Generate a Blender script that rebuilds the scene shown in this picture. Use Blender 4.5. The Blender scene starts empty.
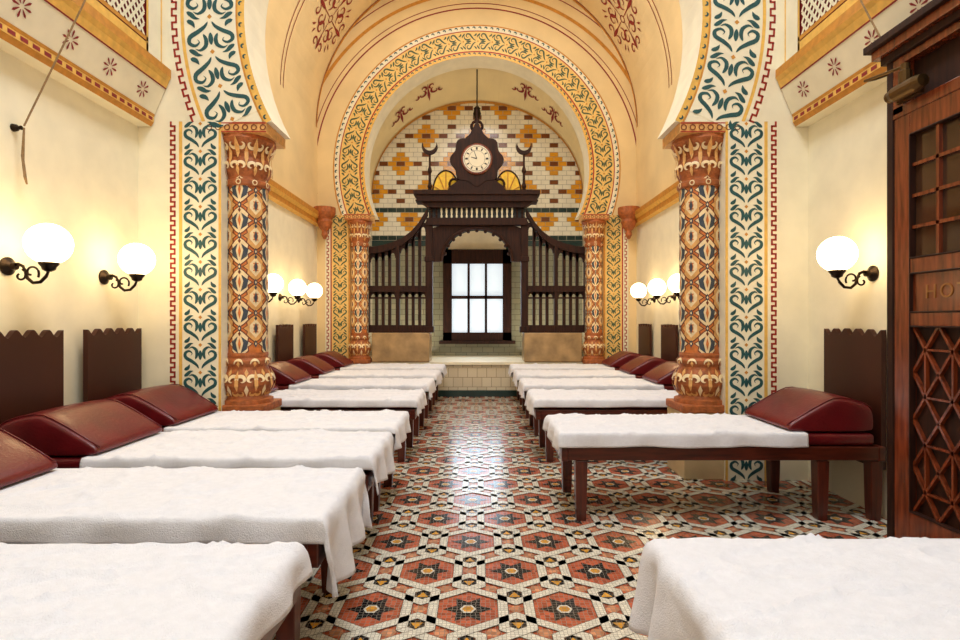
import bpy, math, random
from mathutils import Vector, noise
random.seed(4)
D=bpy.data; SC=bpy.context.scene; COL=SC.collection
pi=math.pi; sin=math.sin; cos=math.cos
try: SC.view_settings.view_transform='Standard'
except Exception: pass

# ---------------------------------------------------------------- materials
def srgb(c):
    return tuple(((x/255)/12.92 if x/255<=0.04045 else ((x/255+0.055)/1.055)**2.4) for x in c)
def mat(name,rgb,rough=0.5,metal=0.0,var=0.08,scale=6.0,bump=0.0,bscale=60.0,emit=0,cell=0,coat=0,wood=False,sub=None,spec=None):
    m=D.materials.new(name); m.use_nodes=True; nt=m.node_tree; N=nt.nodes; L=nt.links
    p=N['Principled BSDF']; c=srgb(rgb)
    p.inputs['Roughness'].default_value=rough; p.inputs['Metallic'].default_value=metal
    if spec is not None: p.inputs['Specular IOR Level'].default_value=spec
    if coat: p.inputs['Coat Weight'].default_value=coat; p.inputs['Coat Roughness'].default_value=0.12
    tc=N.new('ShaderNodeTexCoord'); vec=tc.outputs['Object']
    if wood:
        mp=N.new('ShaderNodeMapping'); mp.inputs['Scale'].default_value=(14,14,1.5)
        if wood=='x': mp.inputs['Scale'].default_value=(1.5,14,14)
        L.new(vec,mp.inputs[0]); vec=mp.outputs[0]
    if cell:
        t=N.new('ShaderNodeTexVoronoi'); t.inputs['Scale'].default_value=cell; t.inputs['Randomness'].default_value=0.3
        L.new(vec,t.inputs['Vector'])
        sx=N.new('ShaderNodeSeparateColor'); L.new(t.outputs['Color'],sx.inputs[0]); fac=sx.outputs[0]
    else:
        t=N.new('ShaderNodeTexNoise'); t.inputs['Scale'].default_value=scale; t.inputs['Detail'].default_value=5
        L.new(vec,t.inputs['Vector']); fac=t.outputs['Fac']
    r=N.new('ShaderNodeValToRGB'); L.new(fac,r.inputs[0])
    lo=0.0 if cell else 0.3; hi=1.0 if cell else 0.7
    r.color_ramp.elements[0].position=lo; r.color_ramp.elements[1].position=hi
    r.color_ramp.elements[0].color=tuple(max(0,x*(1-var*2)) for x in c)+(1,)
    r.color_ramp.elements[1].color=tuple(min(1,x*(1+var)) for x in c)+(1,)
    if cell:
        e=N.new('ShaderNodeTexVoronoi'); e.feature='DISTANCE_TO_EDGE'; e.inputs['Scale'].default_value=cell; e.inputs['Randomness'].default_value=0.3
        L.new(vec,e.inputs['Vector'])
        g=N.new('ShaderNodeMath'); g.operation='LESS_THAN'; g.inputs[1].default_value=0.05; L.new(e.outputs['Distance'],g.inputs[0])
        mx=N.new('ShaderNodeMix'); mx.data_type='RGBA'; L.new(g.outputs[0],mx.inputs['Factor']); L.new(r.outputs[0],mx.inputs['A']); mx.inputs['B'].default_value=(.28,.23,.18,1)
        L.new(mx.outputs['Result'],p.inputs['Base Color'])
    else: L.new(r.outputs[0],p.inputs['Base Color'])
    if bump:
        n=N.new('ShaderNodeTexNoise'); n.inputs['Scale'].default_value=bscale; n.inputs['Detail'].default_value=4
        L.new(tc.outputs['Object'],n.inputs['Vector'])
        b=N.new('ShaderNodeBump'); b.inputs['Strength'].default_value=bump; b.inputs['Distance'].default_value=0.01
        L.new(n.outputs['Fac'],b.inputs['Height']); L.new(b.outputs[0],p.inputs['Normal'])
    if emit:
        p.inputs['Emission Color'].default_value=c+(1,); p.inputs['Emission Strength'].default_value=emit
    return m
def brickmat(name,c1,c2,mortar,w,h,rough=0.2,ms=0.004):
    m=D.materials.new(name); m.use_nodes=True; nt=m.node_tree; N=nt.nodes; L=nt.links
    p=N['Principled BSDF']; p.inputs['Roughness'].default_value=rough
    tc=N.new('ShaderNodeTexCoord'); sp=N.new('ShaderNodeSeparateXYZ'); L.new(tc.outputs['Object'],sp.inputs[0])
    ad=N.new('ShaderNodeMath'); ad.operation='ADD'; L.new(sp.outputs[0],ad.inputs[0]); L.new(sp.outputs[1],ad.inputs[1])
    cb=N.new('ShaderNodeCombineXYZ'); L.new(ad.outputs[0],cb.inputs[0]); L.new(sp.outputs[2],cb.inputs[1])
    b=N.new('ShaderNodeTexBrick'); L.new(cb.outputs[0],b.inputs['Vector'])
    b.inputs['Color1'].default_value=srgb(c1)+(1,); b.inputs['Color2'].default_value=srgb(c2)+(1,); b.inputs['Mortar'].default_value=srgb(mortar)+(1,)
    b.inputs['Scale'].default_value=1; b.inputs['Brick Width'].default_value=w; b.inputs['Row Height'].default_value=h; b.inputs['Mortar Size'].default_value=ms
    L.new(b.outputs['Color'],p.inputs['Base Color'])
    return m
M={}
M['wall']=mat('cream_wall',(243,234,205),0.75,var=0.03,bump=0.05)
M['vault']=mat('tan_plaster',(238,211,158),0.75,var=0.05,scale=2,bump=0.05)
M['vault2']=mat('alcove_plaster',(244,224,172),0.7,var=0.04,scale=2)
M['cream']=mat('cream_paint',(243,234,206),0.6,var=0.04)
M['ochre']=mat('ochre_paint',(208,142,52),0.55,var=0.1,scale=20)
M['gold']=mat('gold_paint',(236,186,90),0.5,var=0.08,scale=20)
M['paleyel']=mat('pale_yellow_paint',(240,200,118),0.5,var=0.06,scale=20)
M['teal']=mat('teal_paint',(34,84,86),0.55,var=0.15,scale=30)
M['green']=mat('scroll_green_paint',(70,92,66),0.55,var=0.15,scale=30)
M['red']=mat('red_paint',(170,46,30),0.55,var=0.1,scale=30)
M['maroon']=mat('maroon_paint',(142,26,28),0.6,var=0.1,scale=30)
M['terra']=mat('terracotta_carving',(176,98,48),0.55,var=0.2,scale=25,bump=0.6,bscale=60)
M['carve']=mat('carved_gold',(228,170,98),0.5,var=0.12,scale=25,bump=0.4,bscale=90)
M['peach']=mat('peach_carving',(244,218,170),0.5,var=0.08,scale=30)
M['orange']=mat('orange_paint',(212,120,54),0.5,var=0.15,scale=30)
M['blue']=mat('grey_blue_paint',(58,68,80),0.55,var=0.1,scale=30)
M['darkred']=mat('dark_red_paint',(116,50,28),0.5,var=0.1,scale=30)
M['stone']=mat('brown_marble',(176,144,100),0.3,var=0.2,scale=5)
M['pedestal']=mat('pedestal_stone',(206,180,134),0.5,var=0.08)
M['wood']=mat('dark_wood',(84,31,17),0.3,var=0.3,scale=3,wood='x',coat=0.3)
M['woodv']=mat('dark_wood_upright',(84,31,17),0.35,var=0.3,scale=3,wood=True,coat=0.2)
M['woodhb']=mat('headboard_wood',(64,29,18),0.4,var=0.12,scale=2,spec=.3)
M['woodred']=mat('red_mahogany',(122,54,26),0.25,var=0.3,scale=3,wood=True,coat=0.4)
M['woodblk']=mat('blackened_wood',(50,23,12),0.6,var=0.3,scale=3,wood=True,spec=.25)
M['leather']=mat('burgundy_leather',(102,15,22),0.34,var=0.14,scale=8,bump=0.2,bscale=60,coat=0.12)
M['sheet']=mat('white_terry',(239,240,247),0.95,var=0.02,scale=40,bump=0.5,bscale=240)
M['globe']=mat('glowing_glass',(255,220,164),0.3,var=0.0,emit=11)
M['metal']=mat('dark_bronze',(46,36,28),0.35,metal=0.9,var=0.1)
M['bronze']=mat('aged_bronze',(100,76,44),0.4,metal=0.9,var=0.15)
M['gilt']=mat('gilt_letter',(160,104,48),0.5,metal=0.1,var=0.1)
M['face']=mat('clock_dial',(234,224,196),0.4,var=0.01)
M['pane']=mat('daylit_glass',(218,232,242),0.3,var=0.0,emit=0.8)
M['black']=mat('black_paint',(16,16,16),0.4,var=0.05)
M['dglass']=mat('dark_glass',(70,46,30),0.05,var=0.2,scale=3)
M['yel']=mat('yellow_glass',(236,190,40),0.3,var=0.1,scale=20,emit=0.1)
M['rope']=mat('rope_fibre',(150,120,80),0.8,var=0.15,scale=60)
FM=[mat('floor_ground',(192,94,62),0.22,cell=50,var=0.2),
    mat('floor_white',(232,226,208),0.22,cell=64,var=0.08),
    mat('floor_terracotta',(176,76,48),0.22,cell=50,var=0.24),
    mat('floor_black',(24,26,28),0.18,cell=50,var=0.3),
    mat('floor_green',(96,90,78),0.18,cell=50,var=0.25),
    mat('floor_yellow',(226,160,50),0.22,cell=50,var=0.15),
    mat('floor_peach',(214,146,106),0.22,cell=50,var=0.2)]
M['tgrout']=mat('tile_grout',(176,168,144),0.6)
M['twhite']=mat('tile_white',(240,232,208),0.15,var=0.05,scale=5)
M['tyel']=mat('tile_yellow',(224,154,36),0.15,var=0.1,scale=5)
M['tbrown']=mat('tile_brown',(118,62,26),0.15,var=0.1,scale=5)
M['tgreen']=mat('tile_green',(36,60,58),0.15,var=0.1,scale=5)
M['tsage']=brickmat('sage_tiles',(150,146,120),(134,134,112),(94,92,76),0.2,0.1)
M['twt']=brickmat('white_tiles',(226,214,186),(214,200,172),(160,140,110),0.15,0.15)

# ---------------------------------------------------------------- mesh builder
import bmesh
class B:
    def __init__(s): s.v=[];s.f=[];s.m=[];s.mats=[]
    def mi(s,m):
        if m not in s.mats: s.mats.append(m)
        return s.mats.index(m)
    def add(s,vs,fs,m):
        o=len(s.v); k=s.mi(m); s.v+= [tuple(p) for p in vs]
        for f in fs: s.f.append([i+o for i in f]); s.m.append(k)
    def box(s,x0,x1,y0,y1,z0,z1,m):
        vs=[(x,y,z) for x in(x0,x1) for y in(y0,y1) for z in(z0,z1)]
        s.add(vs,[(0,1,3,2),(4,6,7,5),(0,4,5,1),(2,3,7,6),(0,2,6,4),(1,5,7,3)],m)
    def lathe(s,prof,c,m,n=24,axis='z'):
        vs=[];fs=[]
        for r,h in prof:
            for k in range(n):
                a=2*pi*k/n
                if axis=='z': vs.append((c[0]+r*cos(a),c[1]+r*sin(a),c[2]+h))
                elif axis=='y': vs.append((c[0]+r*cos(a),c[1]+h,c[2]+r*sin(a)))
                else: vs.append((c[0]+h,c[1]+r*cos(a),c[2]+r*sin(a)))
        for i in range(len(prof)-1):
            for k in range(n):
                k2=(k+1)%n; fs.append((i*n+k,i*n+k2,(i+1)*n+k2,(i+1)*n+k))
        fs.append(tuple(range(n))[::-1]); fs.append(tuple((len(prof)-1)*n+k for k in range(n)))
        s.add(vs,fs,m)
    def tube(s,pts,r,m,n=8):
        pts=[Vector(p) for p in pts]; vs=[];fs=[]
        for i,p in enumerate(pts):
            t=(pts[min(i+1,len(pts)-1)]-pts[max(i-1,0)]).normalized()
            a=Vector((0,0,1)) if abs(t.z)<0.9 else Vector((0,1,0))
            u=t.cross(a).normalized(); w=t.cross(u).normalized()
            rr=r[i] if isinstance(r,(list,tuple)) else r
            for k in range(n):
                q=p+(u*cos(2*pi*k/n)+w*sin(2*pi*k/n))*rr; vs.append(tuple(q))
        for i in range(len(pts)-1):
            for k in range(n):
                k2=(k+1)%n; fs.append((i*n+k,i*n+k2,(i+1)*n+k2,(i+1)*n+k))
        fs.append(tuple(range(n))); fs.append(tuple((len(pts)-1)*n+k for k in range(n)))
        s.add(vs,fs,m)
    def prism(s,poly,y0,y1,m,plane='xz'):
        n=len(poly)
        def P(a,b,h): return (a,h,b) if plane=='xz' else ((h,a,b) if plane=='yz' else (a,b,h))
        vs=[P(a,b,y0) for a,b in poly]+[P(a,b,y1) for a,b in poly]
        fs=[tuple(range(n)),tuple(range(2*n-1,n-1,-1))]
        for k in range(n):
            k2=(k+1)%n; fs.append((k,k+n,k2+n,k2))
        s.add(vs,fs,m)
    def fill(s,mp,s0,s1,t0,t1,h,m,n=1,k=1):
        vs=[];fs=[]
        for i in range(n+1):
            for j in range(k+1):
                vs.append(mp(s0+(s1-s0)*i/n,t0+(t1-t0)*j/k,h))
        for i in range(n):
            for j in range(k):
                a=i*(k+1)+j; fs.append((a,a+1,a+k+2,a+k+1))
        s.add(vs,fs,m)
    def stroke(s,mp,pts,ws,h,m,k=1):
        vs=[];fs=[];n=len(pts)
        for i,(a,b) in enumerate(pts):
            a0,b0=pts[max(i-1,0)]; a1,b1=pts[min(i+1,n-1)]
            dx,dy=a1-a0,b1-b0; l=math.hypot(dx,dy) or 1; nx,ny=-dy/l,dx/l
            for j in range(k+1):
                q=(j/k-0.5)*max(ws[i],0.0004); vs.append(mp(a+nx*q,b+ny*q,h))
        for i in range(n-1):
            for j in range(k):
                a=i*(k+1)+j; fs.append((a,a+1,a+k+2,a+k+1))
        s.add(vs,fs,m)
    def obj(s,name,parent=None,smooth=False,loc=None,bevel=0,sub=0,**props):
        me=D.meshes.new(name); me.from_pydata(s.v,[],s.f)
        for m in s.mats: me.materials.append(M[m] if isinstance(m,str) else m)
        me.polygons.foreach_set('material_index',s.m)
        if smooth: me.polygons.foreach_set('use_smooth',[True]*len(s.f))
        me.update()
        bm=bmesh.new(); bm.from_mesh(me); bmesh.ops.recalc_face_normals(bm,faces=bm.faces); bm.to_mesh(me); bm.free()
        o=D.objects.new(name,me); COL.objects.link(o)
        if parent: o.parent=parent
        if loc: o.location=loc
        if bevel:
            md=o.modifiers.new('bevel','BEVEL'); md.width=bevel; md.segments=2; md.limit_method='ANGLE'
        if sub:
            md=o.modifiers.new('sub','SUBSURF'); md.levels=sub; md.render_levels=sub
        for k,v in props.items(): o[k]=v
        return o
def empty(name,loc,label,cat,group=None,rot=0):
    e=D.objects.new(name,None); COL.objects.link(e); e.location=loc; e.rotation_euler=(0,0,rot)
    e.empty_display_size=0.1; e['label']=label; e['category']=cat
    if group: e['group']=group
    return e
def copytree(root,loc,rot=0,label=None,scale=None):
    kids=list(root.children)
    r=root.copy(); COL.objects.link(r); r.location=loc; r.rotation_euler=(0,0,rot)
    if label: r['label']=label
    if scale: r.scale=scale
    for k in kids:
        c=k.copy(); COL.objects.link(c); c.parent=r
        for g in k.children:
            d=g.copy(); COL.objects.link(d); d.parent=c
    return r
def arc(cx,cy,r,a0,a1,n=16): return [(cx+r*cos(a0+(a1-a0)*i/n),cy+r*sin(a0+(a1-a0)*i/n)) for i in range(n+1)]
def spiral(cx,cy,r0,r1,a0,a1,n=12):
    return [(cx+(r0+(r1-r0)*i/n)*cos(a0+(a1-a0)*i/n),cy+(r0+(r1-r0)*i/n)*sin(a0+(a1-a0)*i/n)) for i in range(n+1)]
def hump(n,w): return [w*sin(pi*min(1,(i+0.3)/(n+0.6)))**0.7 for i in range(n+1)]
def comma(n,w): return [w*(sin(pi*(i/n)**0.6) if i<n else 0) for i in range(n+1)]

# ---------------------------------------------------------------- band decoration
def scrolls(b,mp,L,t0,t1,h,n,main='teal',k=1,th=1.0):
    """mirror-symmetric leaf scrolls: lyre-shaped curls, palmette and flame leaves, closely packed"""
    W=t1-t0; tm=(t0+t1)/2; U=L/n; w=min(U,W)
    def curve(g,pts,wd,tail=0.7):
        out=[]
        q=[pts[0]]+pts+[pts[-1]]
        for i in range(len(pts)-1):
            p0,p1,p2,p3=q[i],q[i+1],q[i+2],q[i+3]
            for t in (0,.33,.66):
                out.append(tuple(.5*((2*p1[a])+(-p0[a]+p2[a])*t+(2*p0[a]-5*p1[a]+4*p2[a]-p3[a])*t*t+(-p0[a]+3*p1[a]-3*p2[a]+p3[a])*t**3) for a in (0,1)))
        out.append(pts[-1]); nn=len(out)-1
        b.stroke(mp,[(s0+u*U,tm+g*v*W) for u,v in out],[th*wd*w*max(.02,sin(pi*(i/nn)**tail)) for i in range(nn+1)],h,main,k)
    for i in range(n):
        s0=(i+0.5)*U
        for g in (1,-1):
            curve(g,[(-.44,.04),(-.30,.11),(-.16,.26),(-.04,.42),(.12,.44),(.20,.33),(.12,.24),(.03,.28)],.125)
            curve(g,[(-.10,.15),(.06,.10),(.24,.12),(.34,.24),(.28,.34)],.12)
            curve(g,[(-.48,.47),(-.41,.36),(-.28,.31)],.13)
            curve(g,[(.29,.47),(.36,.38),(.45,.30),(.48,.20)],.13)
        b.stroke(mp,[(s0+U*(-.12+.34*q/6),tm) for q in range(7)],hump(6,.14*w*th),h,main,k)
        b.stroke(mp,[(s0+U*.42-.07*w,tm),(s0+U*.42,tm),(s0+U*.42+.07*w,tm)],[0,.14*w,0],h,'ochre',k)
def zigzag(b,mp,L,t0,t1,h,n,m='red'):
    W=t1-t0; U=L/n; w=W*.16
    for i in range(n):
        s=i*U
        b.fill(mp,s,s+U*.5,t0+W*.26,t0+W*.26+w,h,m); b.fill(mp,s+U*.5,s+U,t1-W*.26-w,t1-W*.26,h,m)
        e=w*.5
        b.fill(mp,s+U*.5-e,s+U*.5+e,t0+W*.26,t1-W*.26,h,m); b.fill(mp,s-e,s+e,t0+W*.26,t1-W*.26,h,m)
def hooks(b,mp,L,t0,t1,h,n,m):
    U=L/n
    for i in range(n):
        s=(i+.5)*U
        b.stroke(mp,arc(s,(t0+t1)/2,(t1-t0)*0.28,0.2,pi*1.2,6),hump(6,(t1-t0)*0.3),h,m)

# ---------------------------------------------------------------- arches
def arch_wall(name,y0,y1,c,rin,zs,xw,ztop,m,label,bands,pin):
    b=B(); a0=-math.asin((c-zs)/rin); n=64
    angs=[a0+(pi-2*a0)*i/n for i in range(n+1)]
    def outer(a):
        dx,dz=cos(a),sin(a); t=xw/abs(dx) if abs(dx)>1e-6 else 1e9
        if dz>1e-6: t=min(t,(ztop-c)/dz)
        return (t*dx,max(zs,c+t*dz))
    inn=[(rin*cos(a),c+rin*sin(a)) for a in angs]; out=[outer(a) for a in angs]
    out[0]=(xw,zs); out[-1]=(-xw,zs)
    for y in (y0,y1):
        vs=[(x,y,z) for x,z in inn]+[(x,y,z) for x,z in out]
        b.add(vs,[(i,i+1,n+2+i,n+1+i) for i in range(n)],m)
    vs=[(x,y0,z) for x,z in inn]+[(x,y1,z) for x,z in inn]
    b.add(vs,[(i,i+1,n+2+i,n+1+i) for i in range(n)],'cream')
    xs=inn[0][0]
    for sg in (1,-1):
        xa,xb=sorted((sg*xs,sg*xw)); b.fill(lambda s,t,h:(s,t,zs),xa,xb,y0,y1,0,m)
        xa,xb=sorted((sg*pin,sg*xw)); b.box(xa,xb,y0,y1,0,zs,m)
    bands(b,a0)
    return b.obj(name,kind='structure',label=label)
NY0,NY1,NC,NR,NZ=4.1,4.5,3.5,1.71,2.68
def near_bands(b,a0):
    y0=NY0
    for t0,t1,mt,deco in [(0,0.05,'gold','h'),(0.05,0.065,'ochre',None),(0.065,0.45,'cream','s'),(0.45,0.475,'gold',None),(0.475,0.57,'cream','z')]:
        rm=NR+(t0+t1)/2
        aa=-math.asin(min(1,(NC-NZ)/rm)); L=rm*(pi-2*aa)
        mp=lambda s,t,h,rm=rm,aa=aa:((NR+t)*cos(aa+s/rm),y0-0.003-h,NC+(NR+t)*sin(aa+s/rm))
        b.fill(mp,0,L,t0,t1,0,mt,80)
        if deco=='s': scrolls(b,mp,L,t0+.010,t1-.010,0.002,30)
        if deco=='z': zigzag(b,mp,L,t0,t1,0.002,86)
        if deco=='h': hooks(b,mp,L,t0,t1,0.002,90,'teal')
    for sg in (1,-1):
        for x0,x1,mt,deco in [(1.88,1.90,'gold',None),(1.90,2.17,'cream','s'),(2.17,2.195,'gold',None),(2.195,2.285,'cream','z')]:
            mp=lambda s,t,h,sg=sg:(sg*t,y0-0.004-h,s)
            b.fill(mp,0.0,NZ,x0,x1,0,mt)
            if deco=='s': scrolls(b,mp,NZ,x0+.008,x1-.008,0.002,13)
            if deco=='z': zigzag(b,mp,NZ,x0,x1,0.002,38)
arch_wall('wall_near_arch',NY0,NY1,NC,NR,NZ,2.5,6.9,'wall','cream horseshoe arch wall painted with teal scroll bands',near_bands,1.88)
FY0,FY1,FC,FR,FZ=8.6,9.0,3.57,1.76,2.84
def far_bands(b,a0):
    y0=FY0
    for t0,t1,mt,deco in [(0,0.06,'gold','h'),(0.06,0.08,'red',None),(0.08,0.385,'paleyel','s'),(0.385,0.40,'red',None),(0.40,0.47,'cream','h'),(0.47,.49,'ochre',None)]:
        rm=FR+(t0+t1)/2
        aa=-math.asin(min(1,(FC-FZ)/rm)); L=rm*(pi-2*aa)
        mp=lambda s,t,h,rm=rm,aa=aa:((FR+t)*cos(aa+s/rm),y0-0.004-h,FC+(FR+t)*sin(aa+s/rm))
        b.fill(mp,0,L,t0,t1,0,mt,80)
        if deco=='s': scrolls(b,mp,L,t0+.02,t1-.02,0.003,34,'green',1,.85)
        if deco=='h': hooks(b,mp,L,t0,t1,0.003,90,'teal')
    for r,mt,w in [(2.52,'maroon',.02),(2.6,'maroon',.012),(2.75,'ochre',.05),(2.95,'maroon',.015)]:
        mp=lambda s,t,h,r=r:((r+t)*cos(s),y0-0.004,3.55+(r+t)*sin(s))
        b.fill(mp,-0.15,pi+.15,0,w,0,mt,80)
    for sg in (1,-1):
        for x0,x1,mt,deco in [(1.98,2.01,'ochre',None),(2.01,2.27,'paleyel','s'),(2.27,2.29,'red',None),(2.29,2.37,'cream','z')]:
            mp=lambda s,t,h,sg=sg:(sg*t,y0-0.005-h,s)
            b.fill(mp,0.0,FZ,x0,x1,0,mt)
            if deco=='s': scrolls(b,mp,FZ,x0+.02,x1-.02,0.003,14,'green',1,.85)
            if deco=='z': zigzag(b,mp,FZ,x0,x1,0.003,30)
arch_wall('wall_far_arch',FY0,FY1,FC,FR,FZ,2.5,6.9,'vault','tan horseshoe arch wall with golden scroll border',far_bands,1.98)

# ---------------------------------------------------------------- shell
YB=-2.0
b=B(); b.box(-2.7,-2.5,YB,9.0,0,6.9,'wall'); b.obj('wall_left',kind='structure',label='cream plastered side wall')
b=B(); b.box(2.5,2.7,YB,9.0,0,6.9,'wall'); b.obj('wall_right',kind='structure',label='cream plastered side wall')
b=B(); b.box(-2.7,2.7,YB-.2,YB,0,6.9,'wall'); b.obj('wall_back',kind='structure',label='cream plastered end wall')
b=B(); b.box(-2.7,2.7,YB,NY0,6.9,7.0,'wall'); b.obj('ceiling',kind='structure',label='cream ceiling')
def medallion(b,mp,s0,t0,R,h,m):
    """open cross of curling vine scrolls"""
    for q in range(4):
        a=q*pi/2
        ca,sa=cos(a),sin(a)
        def loc(u,v): return (s0+u*ca-v*sa,t0+u*sa+v*ca)
        b.stroke(mp,[loc(R*x,0) for x in (0.12,0.3,0.5,0.7,0.85,1.0)],[R*.02,R*.03,R*.035,R*.11,R*.12,0],h,m)
        for g in (1,-1):
            b.stroke(mp,[loc(u,v) for u,v in spiral(R*.45,g*R*.26,R*.21,R*.06,g*pi*1.4,-g*pi*.8,18)],comma(18,R*.068),h,m)
            b.stroke(mp,[loc(u,v) for u,v in spiral(R*.84,g*R*.22,R*.15,R*.04,g*pi*1.5,-g*pi*.6,14)],comma(14,R*.060),h,m)
            b.stroke(mp,[loc(u,v) for u,v in ((R*.58,g*R*.48),(R*.68,g*R*.56),(R*.78,g*R*.60))],[0,R*.07,0],h,m)
    b.stroke(mp,arc(s0,t0,R*.10,0,2*pi,12),[R*.035]*13,h,m)
def sprig(b,mp,s0,t0,R,h,m):
    """small spreading leaf sprig"""
    for g in (1,-1):
        b.stroke(mp,spiral(s0+g*R*.45,t0,R*.32,R*.08,pi/2+g*pi*.9,pi/2-g*pi*.8,12),comma(12,R*.15),h,m)
        b.stroke(mp,spiral(s0+g*R*.30,t0-R*.45,R*.24,R*.06,-pi/2-g*pi*.9,-pi/2+g*pi*.7,10),comma(10,R*.13),h,m)
        b.stroke(mp,spiral(s0+g*R*.85,t0+R*.1,R*.2,R*.05,pi/2+g*pi*.9,pi/2-g*pi*.6,10),comma(10,R*.12),h,m)
    b.stroke(mp,[(s0,t0-R*.8),(s0,t0-R*.2),(s0,t0+R*.3),(s0,t0+R*.9)],[0,R*.09,R*.2,0],h,m)
b=B(); VC=4.2; VR=2.5
vm=lambda s,t,h:((VR-h)*cos(s/VR),t,VC+(VR-h)*sin(s/VR))
b.fill(vm,0,pi*VR,NY1,FY0,0,'vault',48)
for sg in(1,-1):
    b.add([(sg*2.494,NY1,2.8),(sg*2.494,FY0,2.8),(sg*2.494,FY0,4.2),(sg*2.494,NY1,4.2)],[(0,1,2,3)],'vault')
for th in (32.5,147.5):
    for y in (6.2,7.92): medallion(b,vm,math.radians(th)*VR,y,0.50,0.008,'maroon')
for y in (8.52,7.1,7.0,5.2):
    b.fill(vm,0,pi*VR,y,y+0.016,0.006,'maroon',48)
b.fill(vm,0,pi*VR,8.54,8.58,0.006,'ochre',48)
b.obj('ceiling_vault',kind='structure',smooth=False,label='cream barrel vault with maroon stencil motifs')
BY=10.2; AR=1.95
def am(s,t,h):
    f=(t-FY1)/(BY-FY1); a=s/AR; hh=1.98-.30*f
    r=(AR-h); return (r*cos(a),t,3.55+(hh-h)*sin(a))
b=B()
b.fill(am,0,pi*AR,FY1-.01,BY,0,'vault2',64,1)
b.fill(am,0,pi*AR,BY-.08,BY-.015,0.012,'ochre',64,1)
for th,y in ((46,9.75),(64,9.6),(116,9.6),(134,9.75)): sprig(b,am,math.radians(th)*AR,y,0.28,0.012,'maroon')
for sg in (1,-1):
    b.box(min(sg*AR,sg*2.05),max(sg*AR,sg*2.05),FY1,BY,0.0,3.56,'twt')
b.obj('ceiling_alcove',kind='structure',label='cream alcove vault with maroon floral stencils')
b=B()
ZW=2.62
b.box(-2.05,2.05,BY,BY+.15,0.0,ZW,'tsage'); b.box(-2.05,2.05,BY,BY+.15,ZW,5.7,'tgrout')
b.box(-1.95,1.95,BY-.03,BY,ZW-.05,ZW+.05,'tgreen')
tw,thh=0.158,0.086
for r in range(36):
    for c in range(-14,15):
        x=(c+(0.5 if r%2 else 0))*tw; z=ZW+.06+r*thh
        X=x/tw
        def dist(cx,cr,px,pr):
            a=abs(((X-cx)+px/2)%px-px/2); q=abs(((r-cr)+pr/2)%pr-pr/2); return a+q/2,a,q
        k='twhite'
        if r in (0,6): k='tgreen'
        elif r<6:
            d,a,q=dist(0,4,4,100)
            if d<.1: k='tbrown'
            elif d<1.1: k='tyel'
        else:
            d,a,q=dist(0,10,6,12)
            if d<.1: k='tbrown'
            elif d<1.1: k='tyel'
            elif abs(d-2)<.1 and (q<.5 or q>3.5): k='tbrown'
            d,a,q=dist(3,16,6,12)
            if d<.1: k='tbrown'
            elif d<1.1: k='tyel'
            elif abs(d-2)<.1 and (q<.5 or q>3.5): k='tbrown'
        b.add([(x-tw/2+.004,BY-.004,z+.004),(x+tw/2-.004,BY-.004,z+.004),(x+tw/2-.004,BY-.004,z+thh-.004),(x-tw/2+.004,BY-.004,z+thh-.004)],[(0,1,2,3)],k)
NZc=2.45
poly=[(-.62,NZc),(.62,NZc)]+[( .62*cos(a),NZc+.48*sin(a)) for a in [pi*i/16 for i in range(1,16)]]
b.prism(poly,BY-.05,BY-.001,'tgreen')
poly=[(-.54,NZc),(.54,NZc)]+[( .54*cos(a),NZc+.40*sin(a)) for a in [pi*i/16 for i in range(1,16)]]
b.prism(poly,BY-.055,BY-.049,'twhite')
b.obj('wall_alcove',kind='structure',label='tiled alcove wall with yellow and brown geometric tiles')
w=B(); w.box(-.63,-.47,BY-.1,BY,.82,2.5,'woodblk'); w.box(.47,.63,BY-.1,BY,.82,2.5,'woodblk')
w.box(-.63,.63,BY-.1,BY,2.24,2.5,'woodblk'); w.box(-.63,.63,BY-.1,BY,.82,.97,'woodblk'); w.box(-.70,.70,BY-.14,BY,.76,.82,'woodblk')
w.box(-.47,.47,BY-.07,BY-.02,1.59,1.65,'woodblk')
for x in (-.16,.16): w.box(x-.022,x+.022,BY-.07,BY-.02,.97,2.24,'woodblk')
wo=w.obj('window_1',kind='structure',label='dark timber window with frosted panes')
w=B(); w.box(-.47,.47,BY-.02,BY-.01,.97,2.24,'pane'); w.obj('window_pane',parent=wo,label='frosted daylit glass')
b=B(); b.box(-1.97,1.97,FY0+.02,BY,0,.50,'twt'); b.box(-1.9,1.9,FY0-.02,BY,.50,.54,'cream'); b.box(-1.62,1.62,FY0-.02,FY0+.02,0,.10,'tgreen')
b.obj('floor_alcove',kind='structure',label='raised white tiled alcove platform')
for sg in (1,-1):
    b=B(); xa,xb=sorted((sg*.74,sg*1.64)); b.box(xa,xb,8.56,9.0,.542,1.0,'stone')
    o=b.obj('stone_plinth',bevel=.015,label='polished brown marble plinth under the carved screen',category='plinth',group='marble plinths')
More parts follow.
